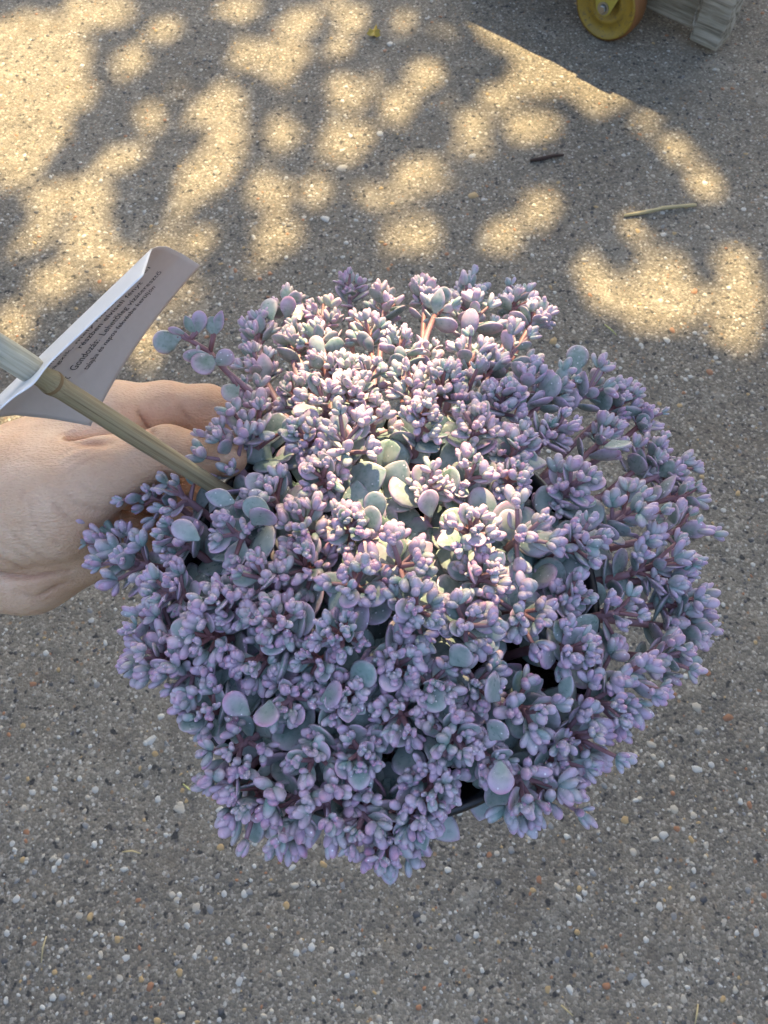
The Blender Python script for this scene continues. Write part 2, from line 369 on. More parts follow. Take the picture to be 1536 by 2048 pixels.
def in_lit(g):
    dx = g[:, None, 0] - cs[None, :, 0]; dy = g[:, None, 1] - cs[None, :, 1]
    u = cs[None, :, 2] * dx + cs[None, :, 3] * dy; v = cs[None, :, 4] * dx + cs[None, :, 5] * dy
    return ((u * u + v * v < 1) & (g[:, None, 1] < cs[None, :, 6])).any(1)
lt = np.array([(0, -.5, 0), (.30, -.12, .04), (.22, .25, .03), (0, .5, -.03), (-.22, .25, .03), (-.30, -.12, .04)])
lf = np.array([(0, 1, 2), (0, 2, 3), (0, 3, 4), (0, 4, 5)])
S3 = np.array(SUN); LV = []
def leaves(n, centers, size):
    nv = S3 * .75 + nrg.normal(0, .45, (n, 3)); nv /= np.linalg.norm(nv, axis=1)[:, None]
    x = np.cross(nv, nrg.normal(0, 1, (n, 3))); x /= np.linalg.norm(x, axis=1)[:, None]; y = np.cross(nv, x)
    s = size * nrg.uniform(.7, 1.25, (n, 1, 1))
    return centers[:, None, :] + s * (lt[None, :, 0, None] * x[:, None] + lt[None, :, 1, None] * y[:, None] + lt[None, :, 2, None] * nv[:, None])
n = 66000
g = np.stack([nrg.uniform(-1.55, 1.55, n), nrg.uniform(-1.35, 2.6, n), np.zeros(n)], 1); dist = nrg.uniform(4.6, 6.0, n)
L = leaves(n, g + S3 * dist[:, None], .062)
gp = L[:, :, :2] - S3[None, None, :2] * (L[:, :, 2:3] / S3[2])
# keep the gaps through which the sun reaches the ground
ok = ~(in_lit(gp.reshape(-1, 2)).reshape(n, 6).any(1) | in_lit(gp.mean(1)))
LV.append(L[ok])
n = 16000; d = nrg.normal(0, 1, (n, 3)); d /= np.linalg.norm(d, axis=1)[:, None]; c = np.array([.6, 4.4, 4.6]) + d * np.array([5.4, 5.0, 2.6]) * nrg.uniform(.2, 1, (n, 1)) ** .5  # wider crown, added to block sky light from the sides
gg = c[:, :2] - S3[None, :2] * (c[:, 2:3] / S3[2]); keep = ((np.abs(gg[:, 0]) > 1.7) | (gg[:, 1] < -1.5) | (gg[:, 1] > 2.75)) & (c[:, 2] > 1.9); c = c[keep]
LV.append(leaves(len(c), c, .19)); LV = np.concatenate(LV)
tree = empty('shade_tree', (4.6, 8.2, 0)); tag(tree, 'leafy tree whose low branches cast dappled shade over the concrete', 'tree')
crown = big_mesh('crown', LV.reshape(-1, 3), (lf[None] + 6 * np.arange(len(LV))[:, None, None]).reshape(-1, 3), M_LEAF, tree, smooth=False)
crown['kind'] = 'stuff'
tb = Acc(); tb.add(*tube_arr([Vector(q) for q in [(4.6, 8.2, -.1), (4.55, 8.1, 1), (4.3, 7.8, 2.4), (3.9, 7.3, 3.8), (3.2, 6.5, 5.0)]], [.24, .19, .16, .13, .08], 12)); tb.build('trunk', M_BARK, tree)
for e in [(.6, 4.0, 5.1), (2.4, 3.2, 5.0), (-.9, 5.4, 5.3), (3.6, 5.0, 4.6), (1.6, 6.6, 5.5)]:
    lb = Acc(); s = Vector((3.9, 7.3, 3.8)); e = Vector(e); lb.add(*tube_arr(bez(s, (s + e) / 2 + Vector((0, 0, .9)), e, 8), [.07, .055, .045, .035, .026, .02, .014, .008], 7)); lb.build('limb', M_BARK, tree)

# added hedges, unseen, there only to cut sky light from the sides
for (c0, hx, hy, lab) in [((-3.1, .6), .35, 3.6, 'tall leafy screen added out of view to cut light from the hand side'), ((3.5, .2), .35, 3.2, 'tall leafy screen added out of view to cut light from the dolly side'), ((.2, -3.0), 3.0, .35, 'tall leafy screen added out of view to cut light from behind the camera')]:
    hd = empty('light_blocker', (c0[0], c0[1], 0)); tag(hd, lab, 'light_blocker')
    nh = 7000; pc = np.stack([nrg.uniform(-hx, hx, nh) + c0[0], nrg.uniform(-hy, hy, nh) + c0[1], nrg.uniform(.05, 3.3, nh)], 1)
    Lh = leaves(nh, pc, .17); o = big_mesh('foliage', Lh.reshape(-1, 3), (lf[None] + 6 * np.arange(nh)[:, None, None]).reshape(-1, 3), M_LEAF, hd, smooth=False); o['kind'] = 'stuff'
    hb = Acc()
    for i in range(7):
        q = Vector((c0[0] + hx * (i / 3 - 1) * .9 * (hx > 1), c0[1] + hy * (i / 3 - 1) * .9 * (hy > 1), -.05)); hb.add(*tube_arr([q, q + Vector((.03, .02, 1)), q + Vector((0, .05, 2.6))], [.04, .03, .012], 7))
    hb.build('stems', M_BARK, hd)['kind'] = 'stuff'

# ------------------------------------------------------------------ wooden dolly on yellow casters
DA = Vector((.785, -.62, 0)).normalized(); DN = Vector((-DA.y * -1, 0, 0)); DN = Vector((-.62, -.785, 0)).normalized()   # along its front, out of its front
WC = G(1194, 80); WR, WT = .069, .042
DECK_Z = .158
edge_r = Vector((G(1330, 240).x, G(1330, 240).y, 0)) + Vector((SUN.x, SUN.y, 0)) * (DECK_Z / SUN.z)   # front right deck corner, whose shadow ends there
edge_l = Vector((G(905, 22).x, G(905, 22).y, 0)) + Vector((SUN.x, SUN.y, 0)) * (DECK_Z / SUN.z)
DLEN = (edge_r - edge_l).dot(DA) ; DWID = .46
fl = edge_r - DA * DLEN
dolly = empty('wooden_dolly', (edge_r - DA * DLEN / 2 - DN * DWID / 2)); tag(dolly, 'weathered grey timber dolly rolling on yellow caster wheels', 'dolly')
BASE = Matrix((DA, -DN, Vector((0, 0, 1)))).transposed().to_4x4()
def DM(u, v, z): return Matrix.Translation(edge_r + DA * u - DN * v + Vector((0, 0, z))) @ BASE     # u along front from right corner, v inwards
def box_obj(name, M, sx, sy, sz, bev, mat=None):
    a_ = Acc().box(Matrix.Identity(4), sx, sy, sz, bev); o = mesh_obj(name, a_.V, a_.F, mat or M_WOOD, dolly, False); o.matrix_basis = world_of(dolly).inverted() @ M; return o
nb = 5
for i in range(nb):
    bw = DWID / nb; box_obj('deck_board', DM(-DLEN / 2 + rng.uniform(-.002, .002), (i + .5) * bw, DECK_Z - .009), DLEN, bw - .006, .018, .002)
WV = (WC - edge_r).dot(-DN); WU = (WC - edge_r).dot(DA)
BK = G(1376, 80, .014); BU = (BK - edge_r).dot(DA); BV = (BK - edge_r).dot(-DN); BW = .062      # hanging end block, lower left front corner
RV = BV + .010; rail_end = BU + .004
print('dolly', 'WU', WU, 'WV', WV, 'BU', BU, 'BV', BV, 'DLEN', DLEN)
rr_ = ray(1320, 43); tt = (edge_r - DN * RV - CAM).dot(DN) / rr_.dot(DN); rz = (CAM + rr_ * tt).z; print('rail bottom', rz)
rz = max(.03, min(.10, rz))
box_obj('front_rail', DM((rail_end - DLEN - .0) / 2, RV + .022, (rz + DECK_Z - .019) / 2), DLEN + rail_end, .044, DECK_Z - .019 - rz, .003)
box_obj('back_rail', DM(-DLEN / 2 - .006, DWID - .05, DECK_Z - .058), DLEN - .012, .044, .078, .003)
END = box_obj('end_block', DM(BU + BW / 2, BV + .030, .014 + (DECK_Z - .033) / 2), BW, .060, DECK_Z - .033, .005)
# splinters hanging from the end of the rail
sp = Acc()
for k in range(9):
    s = DM(BU - .001 + rng.uniform(-.004, .003), BV - .001 + rng.uniform(-.002, .003), .105 - k * .007).translation
    sp.add(*tube_arr([s, s + Vector((rng.uniform(-.004, .004), -.003, -.012)), s + Vector((rng.uniform(-.007, .007), -.005, -.026 - rng.uniform(0, .012)))], [.0018, .0013, .0003], 5))
sp.build('splinters', M_WOOD, dolly)['kind'] = 'stuff'
M_TYRE = mat_flat('orange_brown_tyre', (.26, .11, .035), .6); M_STEEL = mat_flat('zinc_plated_steel', (.33, .33, .31), .4, Metallic=.85); M_FORK = mat_flat('painted_bracket', (.40, .34, .06), .5)
for (u, v) in [(WU, WV), (-DLEN + .05, WV + .03), (WU, DWID - WV - WT), (-DLEN + .05, DWID - WV - WT)]:
    M0 = DM(u, v, WR) @ Matrix.Rotation(R(90), 4, 'X')          # local +z = out of the front
    cst = empty('caster', (DM(u, v, 0)).translation); cst.parent = dolly; cst.matrix_basis = Matrix.Translation(DM(u, v, 0).translation - dolly.location)
    Acc().lathe(M0, [(WR * .90, 0), (WR * .965, -.002), (WR, -.008), (WR, -WT + .008), (WR * .965, -WT + .002), (WR * .90, -WT)], 48).build('tyre', M_TYRE, cst)
    Acc().lathe(M0, [(.001, -.010), (WR * .36, -.010), (WR * .40, -.003), (WR * .52, -.003), (WR * .56, -.006), (WR * .80, -.005), (WR * .86, .0015), (WR * .915, .0015), (WR * .925, -.004), (WR * .925, -WT + .004), (WR * .8, -WT + .006), (.001, -WT + .006)], 48).build('rim', M_YEL, cst)
    top = DECK_Z - .019
    fk = Acc()
    for zz in (.007, -WT - .007):
        pr = [(-.040, top - WR), (.040, top - WR), (.032, .045), (.015, -.006), (.008, -.014), (-.008, -.014), (-.015, -.006), (-.032, .045)]
        V = [M0 @ Vector((x, y, zz + s)) for s in (-.0015, .0015) for (x, y) in pr]; k = len(pr)
        fk.add(V, [tuple(range(k - 1, -1, -1)), tuple(range(k, 2 * k))] + [(i, (i + 1) % k, k + (i + 1) % k, k + i) for i in range(k)])
    fk.box(DM(u, v + WT / 2, top - .002), .08, WT + .017, .004, .0)
    fk.build('fork', M_FORK, cst, False)
    Acc().lathe(M0, [(.0005, .0165), (.007, .0165), (.0085, .0150), (.0085, .0086)], 6).lathe(M0, [(.012, .0086), (.012, .0105), (.0085, .0105)], 20).build('bolt', M_STEEL, cst, False)

# ------------------------------------------------------------------ flower pot
pot_h = .150; pz = POT_C.z - pot_h
pot = empty('flower_pot', (POT_C.x, POT_C.y, pz)); tag(pot, 'black plastic flower pot held by the hand beneath the purple succulent', 'pot')
M_POT = NT('black_plastic'); M_POT = M_POT.out((.012, .012, .016), .32)
PM = Matrix.Translation((POT_C.x, POT_C.y, pz)); r0 = .074
def wall_r(z): return r0 + (POT_R - .006 - r0) * (z - pz) / pot_h
prof = [(.001, .004), (r0 - .006, .004), (r0 - .002, 0), (r0, .003)] + [(wall_r(pz + z), z) for z in (.03, .06, .09, .12, pot_h - .014)] + [(wall_r(pz + z) - .003, z) for z in (pot_h - .016, .11, .07, .03, .008)] + [(.001, .008)]
Acc().lathe(PM, prof, 72).build('pot_wall', M_POT, pot)
Acc().lathe(PM, [(POT_R - .010, pot_h - .020), (POT_R - .003, pot_h - .020), (POT_R - .0015, pot_h - .017), (POT_R - .0015, pot_h - .011), (POT_R - .0005, pot_h - .008), (POT_R, pot_h - .002), (POT_R - .001, pot_h), (POT_R - .004, pot_h), (POT_R - .0052, pot_h - .003), (POT_R - .010, pot_h - .008)], 96, True).build('pot_rim', M_POT, pot)
M_SOIL = NT('potting_soil'); _n = M_SOIL.noise(180, 4, .7); M_SOIL = M_SOIL.out(M_SOIL.mix(_n, (.012, .009, .007), (.045, .033, .022)), .95, M_SOIL.bump(_n, 1, .006))
sV, sF = [], []
for i in range(9):
    for k in range(36):
        a = 2 * math.pi * k / 36; rr = (POT_R - .0115) * (i + .02) / 8; sV.append((POT_C.x + rr * math.cos(a), POT_C.y + rr * math.sin(a), POT_C.z - .024 + .004 * math.sin(7 * a + i) * (i / 8) * (i < 8)))
for i in range(8):
    for k in range(36): sF.append((i * 36 + k, i * 36 + (k + 1) % 36, (i + 1) * 36 + (k + 1) % 36, (i + 1) * 36 + k))
mesh_obj('soil', sV, sF, M_SOIL, pot)

# ------------------------------------------------------------------ sedum
plant = empty('sedum_plant', (POT_C.x, POT_C.y, POT_C.z - .024)); tag(plant, 'dense purple and blue green succulent with clusters of plump buds', 'plant')
def fleshy(ts, ws, seg, flat, bend, cup=0.0):
    """a fleshy leaf or bud, base at the origin, 1 long up +z, its upper side to +y"""
    V, T = [], []
    for t, w in zip(ts, ws):
        for k in range(seg):
            a = 2 * math.pi * k / seg; x = w * math.cos(a); y = w * flat * math.sin(a) + cup * abs(x) ** 1.6 * (1 if w > 0 else 0)
            V.append((x, y + bend * t * t, t - .12 * abs(bend) * t)); T.append((t, abs(math.cos(a)) ** 2 if flat < .6 else .3, .5))
    F = []
    for i in range(len(ts) - 1):
        for k in range(seg): F.append((i * seg + k, i * seg + (k + 1) % seg, (i + 1) * seg + (k + 1) % seg, (i + 1) * seg + k))
    F.append(tuple(range(seg - 1, -1, -1))); 
    return np.array(V), F, np.array(T)
BT = [0, .10, .28, .50, .70, .86, .96, 1]
BUDS = [fleshy(BT, [w * k for w in (.07, .165, .235, .26, .245, .19, .105, .01)], 8, fl, b) for k, fl, b in [(1, .85, .10), (.9, .9, .18), (1.12, .75, .06), (.80, .95, .22), (1.05, .8, -.05)]]
BUDS += [fleshy(BT, [w * k for w in (.05, .10, .17, .235, .255, .21, .12, .01)], 8, .72, b) for k, b in [(1, .12), (1.1, .2)]]
LTS = [0, .09, .22, .38, .58, .73, .84, .92, .975, 1]
def obov(k, peak=.58, wmax=.335, pw=.5, tip=2.0):
    return [k * (.045 + (wmax - .045) * math.sin(math.pi / 2 * (t / peak)) ** 1.35 if t <= peak else max(.004, wmax * (1 - ((t - peak) / (1 - peak)) ** tip) ** pw)) for t in LTS]
LEAVES = [fleshy(LTS, obov(k), 12, fl, b, c) for k, fl, b, c in [(1, .24, .14, .18), (1.10, .20, .22, .24), (.9, .28, .05, .10), (1.12, .22, -.08, .12), (.78, .32, .28, .2)]]
LEAVES += [fleshy(LTS, obov(k, .48, .30, .75, 1.7), 12, .24, b, .2) for k, b in [(1, .16), (1.12, .05)]]
buds, lvs, under = [], [], []       # (matrix, template, size, rnd)
stems = []
def rv(s=1.0): return Vector((rng.gauss(0, s), rng.gauss(0, s), rng.gauss(0, s)))
def put(lst, pos, d, n, size, k, w=1.0):
    f = frame(d, n); M = Matrix.Translation(pos) @ f.to_4x4() @ Matrix.Diagonal((size * w, size * w, size, 1)); lst.append((M, k, size, rng.random()))
def cone_dir(a, ang, phi):
    x = a.orthogonal().normalized(); y = a.cross(x); return (a * math.cos(ang) + (x * math.cos(phi) + y * math.sin(phi)) * math.sin(ang)).normalized()
def cluster(p, a, s=1.0, base=None, style='dense', edge=False):
    st = Acc(); a = a.normalized()
    if base is None:
        rad = Vector((p.x - POT_C.x, p.y - POT_C.y, 0)); base = Vector((POT_C.x, POT_C.y, POT_C.z - .03)) + rad * min(.62, .075 / max(rad.length, .001)) + Vector((rng.uniform(-.01, .01), rng.uniform(-.01, .01), 0))
    ctrl = (p - a * (p - base).length * .45) ; pts = bez(base, ctrl, p, 9)
    st.add(*tube_arr(pts, [.0026, .0025, .0024, .0023, .0022, .0020, .0019, .0017, .0014], 7))
    nbr = {'dense': 8, 'loose': 6, 'small': 5, 'bare': 5}[style] + rng.randint(0, 2); ph0 = rng.uniform(0, 6.28)
    for i in range(nbr):
        q = (i + .5) / nbr; ang = R(10 + (62 if style != 'loose' else 52) * q ** .7 + rng.uniform(-6, 6)); phi = ph0 + i * 2.4
        d = cone_dir(a, ang, phi); L = s * rng.uniform(.0065, .0125) * (1.5 if style in ('loose', 'bare') else 1)
        s0 = p - a * (s * .011 * q); e = s0 + d * L; mid = s0 + (d * .7 - a * .1) * L * .5 + a * L * .1
        st.add(*tube_arr(bez(s0, mid, e, 5), [.0013, .0012, .0011, .0010, .0009], 6))
        bd = (d * .8 + a * .35).normalized()
        nbud = rng.randint(6, 9) if style != 'bare' else rng.randint(3, 5)
        for j in range(nbud):
            d2 = cone_dir(bd, R(rng.uniform(14, 62)) if j else R(6), rng.uniform(0, 6.28) if j == 0 else j * 2.2 + phi)
            sz = s * rng.uniform(.0050, .0084) * (1.15 if style in ('loose', 'bare') else 1) * (.72 if q < .25 else 1)
            put(buds, e - bd * .0012 + d2 * .0008, d2, bd + rv(.2), sz * (1.08 if edge else 1), rng.randrange(7), rng.uniform(.80, 1.05) if edge else rng.uniform(.88, 1.2))
        for j in range(rng.randint(1, 2)):                                                     # tiny buds in the heart
            put(buds, e + bd * .001, cone_dir(bd, R(rng.uniform(0, 45)), rng.uniform(0, 6.28)), a, s * rng.uniform(.0035, .0052), rng.randrange(5), 1.2)
        if rng.random() < .8:
            d2 = cone_dir(a, min(R(88), ang + R(rng.uniform(10, 30))), phi + rng.uniform(-.3, .3)); put(lvs, s0 + d * L * .25, d2, a, s * rng.uniform(.0095, .0140), rng.randrange(7))
    for i in range({'dense': 3, 'loose': 4, 'small': 3, 'bare': 2}[style] + rng.randint(0, 1)):
        phi = ph0 + 1.1 + i * 2.0; d = cone_dir(a, R(rng.uniform(50, 88)), phi); put(lvs, p - a * s * rng.uniform(.008, .024), d, a + rv(.15), s * rng.uniform(.0125, .0190), rng.randrange(7), rng.uniform(.95, 1.2))
    for i in range(3 if math.hypot(p.x - POT_C.x, p.y - POT_C.y) < .095 else 0):
        pp = pts[rng.randint(3, 6)]; put(under, pp, (cone_dir(a, R(rng.uniform(45, 95)), rng.uniform(0, 6.28))), a, rng.uniform(.016, .025), rng.randrange(7), 1.1)
    stems.append(st)
def axis_at(q):
    v = Vector((q.x - POT_C.x, q.y - POT_C.y, 0)); r = v.length / .142
    lean = 1 - .55 * max(0, v.y / max(v.length, 1e-4)) - .15 * abs(v.x) / max(v.length, 1e-4)
    return (Vector((0, 0, 1)) * max(.08, 1 - .62 * r * r) + (v.normalized() if v.length > 1e-4 else v) * lean * (.15 + .85 * min(r, 1.25) ** 1.5 * min(1, r * 1.2)) + rv(.10)).normalized()
OUTER = [(700, 560, .9, 'small'), (640, 620, 1, ''), (775, 590, 1, ''), (850, 580, .9, ''), (930, 570, 1.15, ''), (1030, 590, 1, ''), (1080, 625, .85, ''), (1035, 670, 1, ''), (1130, 750, .95, ''), (1200, 755, 1, ''), (1265, 780, 1, ''), (1305, 815, .8, 'small'), (1235, 840, 1, ''),
         (1325, 885, .95, ''), (1370, 930, .95, ''), (1395, 985, .9, 'small'), (1390, 1045, 1, 'bare'), (1340, 1110, 1, ''), (1375, 1150, .95, ''), (1400, 1205, 1, ''), (1410, 1265, 1, ''), (1360, 1315, .95, ''), (1285, 1370, 1, ''), (1240, 1420, .9, ''), (1190, 1500, 1, 'loose'), (1160, 1555, .85, 'small'),
         (1130, 1610, .95, 'bare'), (1055, 1600, 1.05, 'loose'), (1000, 1540, .9, 'small'), (930, 1490, 1, ''), (875, 1605, .95, ''), (838, 1678, 1, 'dense'), (780, 1738, 1.05, 'dense'), (718, 1682, 1, 'dense'), (645, 1648, 1, ''), (572, 1680, 1, 'loose'), (494, 1645, 1, 'loose'), (455, 1580, .9, 'loose'), (452, 1512, .85, 'loose'),
         (390, 1430, 1, ''), (330, 1360, 1, ''), (285, 1310, .95, ''), (265, 1250, .9, ''), (300, 1185, .95, ''), (230, 1115, 1.05, 'loose'), (195, 1070, .95, 'loose'), (262, 985, .85, 'bare'), (340, 965, .8, 'bare'), (445, 880, 1, ''), (505, 830, 1, ''), (490, 765, .9, ''), (505, 700, .9, ''), (520, 640, .9, 'loose'), (580, 650, .95, ''), (585, 615, .8, 'small')]
HOLES = [(745, 950, 26), (835, 865, 10), (1085, 1345, 48), (865, 1500, 36), (395, 965, 50), (495, 1505, 56), (905, 1545, 36), (1230, 1010, 14), (800, 1025, 36)]
placed = []
for (px, py, s, stl) in OUTER:
    px += (px - 800) * .022; py += -20 if py < 640 else 0
    q = dome(px, py); a = axis_at(q); cluster(q - a * .012 * s, a, s * 1.06, None, stl or rng.choice(['dense', 'dense', 'loose']), True); placed.append((px, py))
poly = [(o[0], o[1]) for o in OUTER]
def inside(x, y):
    c = False
    for i in range(len(poly)):
        (x1, y1), (x2, y2) = poly[i], poly[i - 1]
        if (y1 > y) != (y2 > y) and x < (x2 - x1) * (y - y1) / (y2 - y1) + x1: c = not c
    return c
tries = 0
while tries < 10000:
    tries += 1; px, py = rng.uniform(180, 1440), rng.uniform(540, 1740)
    if not inside(px, py): continue
    md = (110 if tries < 4500 else 92) * (.56 if py < 760 else .72 if py < 860 else 1)
    if any(math.hypot(px - a, py - b) < md for a, b in placed) or any(math.hypot(px - a, py - b) < r + 38 for a, b, r in HOLES): continue
    placed.append((px, py)); q = dome(px, py, rng.uniform(-.008, .006)); a = axis_at(q); cluster(q - a * .012, a, rng.uniform(.88, 1.12), None, rng.choice(['dense', 'dense', 'dense', 'loose', 'small']))
# a stray sprig reaching out over the far left rim
def sprig(pts, lf_list):
    P3 = [P(*q) for q in pts]; st = Acc(); sm = []
    for i in range(len(P3) - 1): sm += [P3[i].lerp(P3[i + 1], t) for t in (0, .5)]
    sm.append(P3[-1]); st.add(*tube_arr(sm, [.0019 - .0009 * i / len(sm) for i in range(len(sm))], 7))
    for (px, py, d, ex, ey, w, k) in lf_list:
        b = P(px, py, d); e = P(ex, ey, d - .003); st.add(*tube_arr([min(P3, key=lambda q: (q - b).length), b + (e - b) * .1], [.0012, .0009], 6))
        put(lvs, b, e - b, -ray(px, py) + rv(.25), (e - b).length, k, w)
    stems.append(st)
sprig([(520, 800, .415), (455, 745, .408), (420, 705, .402), (380, 680, .398), (350, 668, .396)], [(435, 715, .40, 385, 742, 1.2, 1), (430, 730, .40, 465, 705, 1.1, 3), (425, 712, .40, 365, 712, .8, 2), (362, 675, .396, 305, 690, 1.25, 0), (372, 668, .395, 335, 655, .8, 4), (390, 668, .396, 370, 630, 1, 5), (395, 668, .396, 402, 620, 1, 0), (425, 672, .398, 425, 632, 1.1, 3), (428, 672, .398, 446, 620, .75, 5), (402, 690, .4, 392, 700, 1, 2), (478, 770, .408, 445, 800, 1.2, 1)])
# big leaves that stand out
for (px, py, ex, ey, k, w, off) in [(1150, 745, 1158, 690, 0, 1.1, .004), (760, 1040, 742, 975, 0, 1.15, -.008), (800, 1045, 800, 980, 5, .9, -.004), (862, 1035, 845, 975, 1, 1.25, -.012),  
                                    (720, 1060, 775, 1020, 1, 1.3, -.01), (545, 1035, 480, 1000, 0, 1.1, .0), (505, 1050, 550, 1005, 1, 1.3, .002), (470, 1005, 405, 985, 5, 1.1, .0), (400, 1080, 340, 1045, 0, 1.05, .004), (900, 1330, 945, 1290, 1, 1.3, -.004), (850, 1370, 885, 1420, 3, 1.3, -.01), (640, 1400, 700, 1380, 0, 1.2, -.01), (500, 1430, 440, 1385, 0, 1.1, .0),
                                    (540, 1400, 530, 1470, 1, 1.1, .0), (700, 1370, 750, 1330, 3, 1.3, -.012), (1000, 1400, 960, 1350, 0, 1.2, -.004), (1120, 1400, 1150, 1345, 5, .9, .0), (1240, 1010, 1265, 960, 1, 1.3, -.008), (1225, 880, 1260, 930, 0, 1.2, .004), (545, 640, 530, 585, 2, 1.2, .004), (600, 640, 575, 585, 5, 1.1, .0), 
                                    (660, 1180, 700, 1235, 3, 1.3, -.014), (860, 1210, 800, 1240, 1, 1.35, -.014), (960, 1280, 1010, 1240, 3, 1.3, -.014), (560, 1220, 520, 1270, 1, 1.3, -.012), (1180, 1300, 1140, 1260, 3, 1.2, -.012), (840, 800, 870, 850, 1, 1.2, -.02), (900, 720, 935, 760, 3, 1.2, -.012), (1000, 800, 1040, 760, 1, 1.2, -.012), (640, 860, 600, 820, 3, 1.2, -.014), (980, 1480, 1010, 1440, 0, 1.3, .0), (1000, 1520, 1002, 1590, 3, 1.1, .004)]:
    b = dome(px, py, off - .004); e = dome(ex, ey, off + .005); put(lvs, b, e - b, -ray(px, py) + rv(.2), min(.0185, max(.013, (e - b).length * .9)), k, min(w, 1.15))
# low foliage filling the pot
def pix(q): w = q - CAM; d = w.dot(CF); return w.x / d * FPX + 768, 1024 - w.dot(CU) / d * FPX
def in_hole(q, k=1.15): x, y = pix(q); return any(math.hypot(x - a, y - b) < r * k for a, b, r in HOLES)
under = [u for u in under if not in_hole(u[0] @ Vector((0, 0, .5)))]; lvs = [u for u in lvs if not in_hole(u[0] @ Vector((0, 0, .5)), .8)]
for i in range(480):
    a0 = rng.uniform(0, 6.28); r = math.sqrt(rng.random()) * .098; q = Vector((POT_C.x + r * math.cos(a0), POT_C.y + r * math.sin(a0), 0)); q.z = POT_C.z + dome_h(r) - rng.uniform(.032, .056)
    if in_hole(q): continue
    put(under, q, cone_dir(axis_at(q), R(rng.uniform(40, 95)), rng.uniform(0, 6.28)), Vector((0, -.2, 1)), rng.uniform(.016, .026), rng.randrange(7), 1.15)
stem_n = 0
for st in stems: st.build('stem', M_STEM, plant)
def emit(items, templ, name, mat_o, mat_j, joined, single=300):
    key = lambda q: -q[2] * (1 + 2.5 * max(0, q[0].translation.z - POT_C.z + .01)) / (q[0].translation - CAM).length
    items = sorted(items, key=key); meshes = []
    for (V, F, T) in templ:
        me = bpy.data.meshes.new(name); me.from_pydata(V.tolist(), [], F); me.polygons.foreach_set('use_smooth', [True] * len(me.polygons)); set_tint(me, T); me.materials.append(mat_o); meshes.append(me)
    for (M, k, s, r) in items[:single]: obj_of(name, meshes[k], plant, M)
    Vs, Fs, Ts, n = [], [], [], 0
    for (M, k, s, r) in items[single:]:
        V, F, T = templ[k]; m = np.array(M); Vs.append(V @ m[:3, :3].T + m[:3, 3]); q = [f for f in F if len(f) == 4]; Fs.append(np.array(q) + n); t = T.copy(); t[:, 2] = r; Ts.append(t); n += len(V)
    if Vs:
        o = big_mesh(joined, np.concatenate(Vs), np.concatenate(Fs), mat_j, plant, np.concatenate(Ts)); o['kind'] = 'stuff'
    print(name, len(items))
emit(lvs, LEAVES, 'leaf', M_LF_O, M_LF, 'small_leaves')
emit(buds, BUDS, 'bud', M_BUD_O, M_BUD, 'small_buds')
emit(under, LEAVES, 'under_leaf', M_LOW, M_LOW, 'lower_foliage', 0)
print('clusters', len(placed), 'stems', len(stems))

# ------------------------------------------------------------------ hand (one continuous skin from an implicit body)
def surface_nets(f, lo, hi, h):
    n = [int(math.ceil((b - a) / h)) + 1 for a, b in zip(lo, hi)]
    ax = [lo[i] + h * np.arange(n[i]) for i in range(3)]; gx, gy, gz = np.meshgrid(*ax, indexing='ij')
    pts = np.stack([gx, gy, gz], -1); st_ = 5; cD = f(pts[::st_, ::st_, ::st_].reshape(-1, 3)).reshape(pts[::st_, ::st_, ::st_].shape[:3])
    D = cD.repeat(st_, 0).repeat(st_, 1).repeat(st_, 2)[:n[0], :n[1], :n[2]].copy(); near = np.abs(D) < h * st_ * 2.2; D[near] = f(pts[near]); S = D < 0
    nc = [k - 1 for k in n]; acc = np.zeros((*nc, 3)); cnt = np.zeros(nc)
    sl = lambda d, N: slice(d, d + N)
    for axn in range(3):
        for u in (0, 1):
            for v in (0, 1):
                o0 = [0, 0, 0]; o1 = [0, 0, 0]; oth = [i for i in range(3) if i != axn]; o0[oth[0]] = o1[oth[0]] = u; o0[oth[1]] = o1[oth[1]] = v; o1[axn] = 1
                a = D[tuple(sl(o0[i], nc[i]) for i in range(3))]; b = D[tuple(sl(o1[i], nc[i]) for i in range(3))]
                m = (a < 0) != (b < 0); t = np.where(m, a / np.where(m, a - b, 1), 0)
                cnt += m
                for i in range(3): acc[..., i] += m * (o0[i] + (t if i == axn else 0))
    act = cnt > 0; ids = -np.ones(nc, int); ids[act] = np.arange(act.sum())
    ii = np.argwhere(act); V = (ii + acc[act] / cnt[act][:, None]) * h + np.array(lo); F = []
    for axn in range(3):
        o = [i for i in range(3) if i != axn]
        a = [slice(1, -1)] * 3; a[axn] = slice(0, -1); b = list(a); b[axn] = slice(1, None)
        A = S[tuple(a)]; B = S[tuple(b)]; e = np.argwhere(A != B); w = A[A != B]; base = e.copy(); base[:, o[0]] += 1; base[:, o[1]] += 1
        def cell(du, dv):
            c = base.copy(); c[:, o[0]] -= du; c[:, o[1]] -= dv; return ids[c[:, 0], c[:, 1], c[:, 2]]
        q = np.stack([cell(1, 1), cell(0, 1), cell(0, 0), cell(1, 0)], 1); fl = w if axn != 1 else ~w
        q[~fl] = q[~fl][:, ::-1]; F.append(q)
    return V, np.concatenate(F)
def cone(p, a, b, ra, rb):
    a = np.array(a); b = np.array(b); ab = b - a; t = np.clip(((p - a) @ ab) / (ab @ ab), 0, 1)
    return np.linalg.norm(p - (a + t[:, None] * ab), axis=1) - (ra + (rb - ra) * t)
def smin(a, b, k): h = np.clip(.5 + .5 * (b - a) / k, 0, 1); return b + (a - b) * h - k * h * (1 - h)
pa = lambda th, z, gap: Vector((POT_C.x + (wall_r(z) + gap) * math.cos(R(th)), POT_C.y + (wall_r(z) + gap) * math.sin(R(th)), z))
I_M = P(232, 838, .425); WR_ = P(-190, 1075, .425)
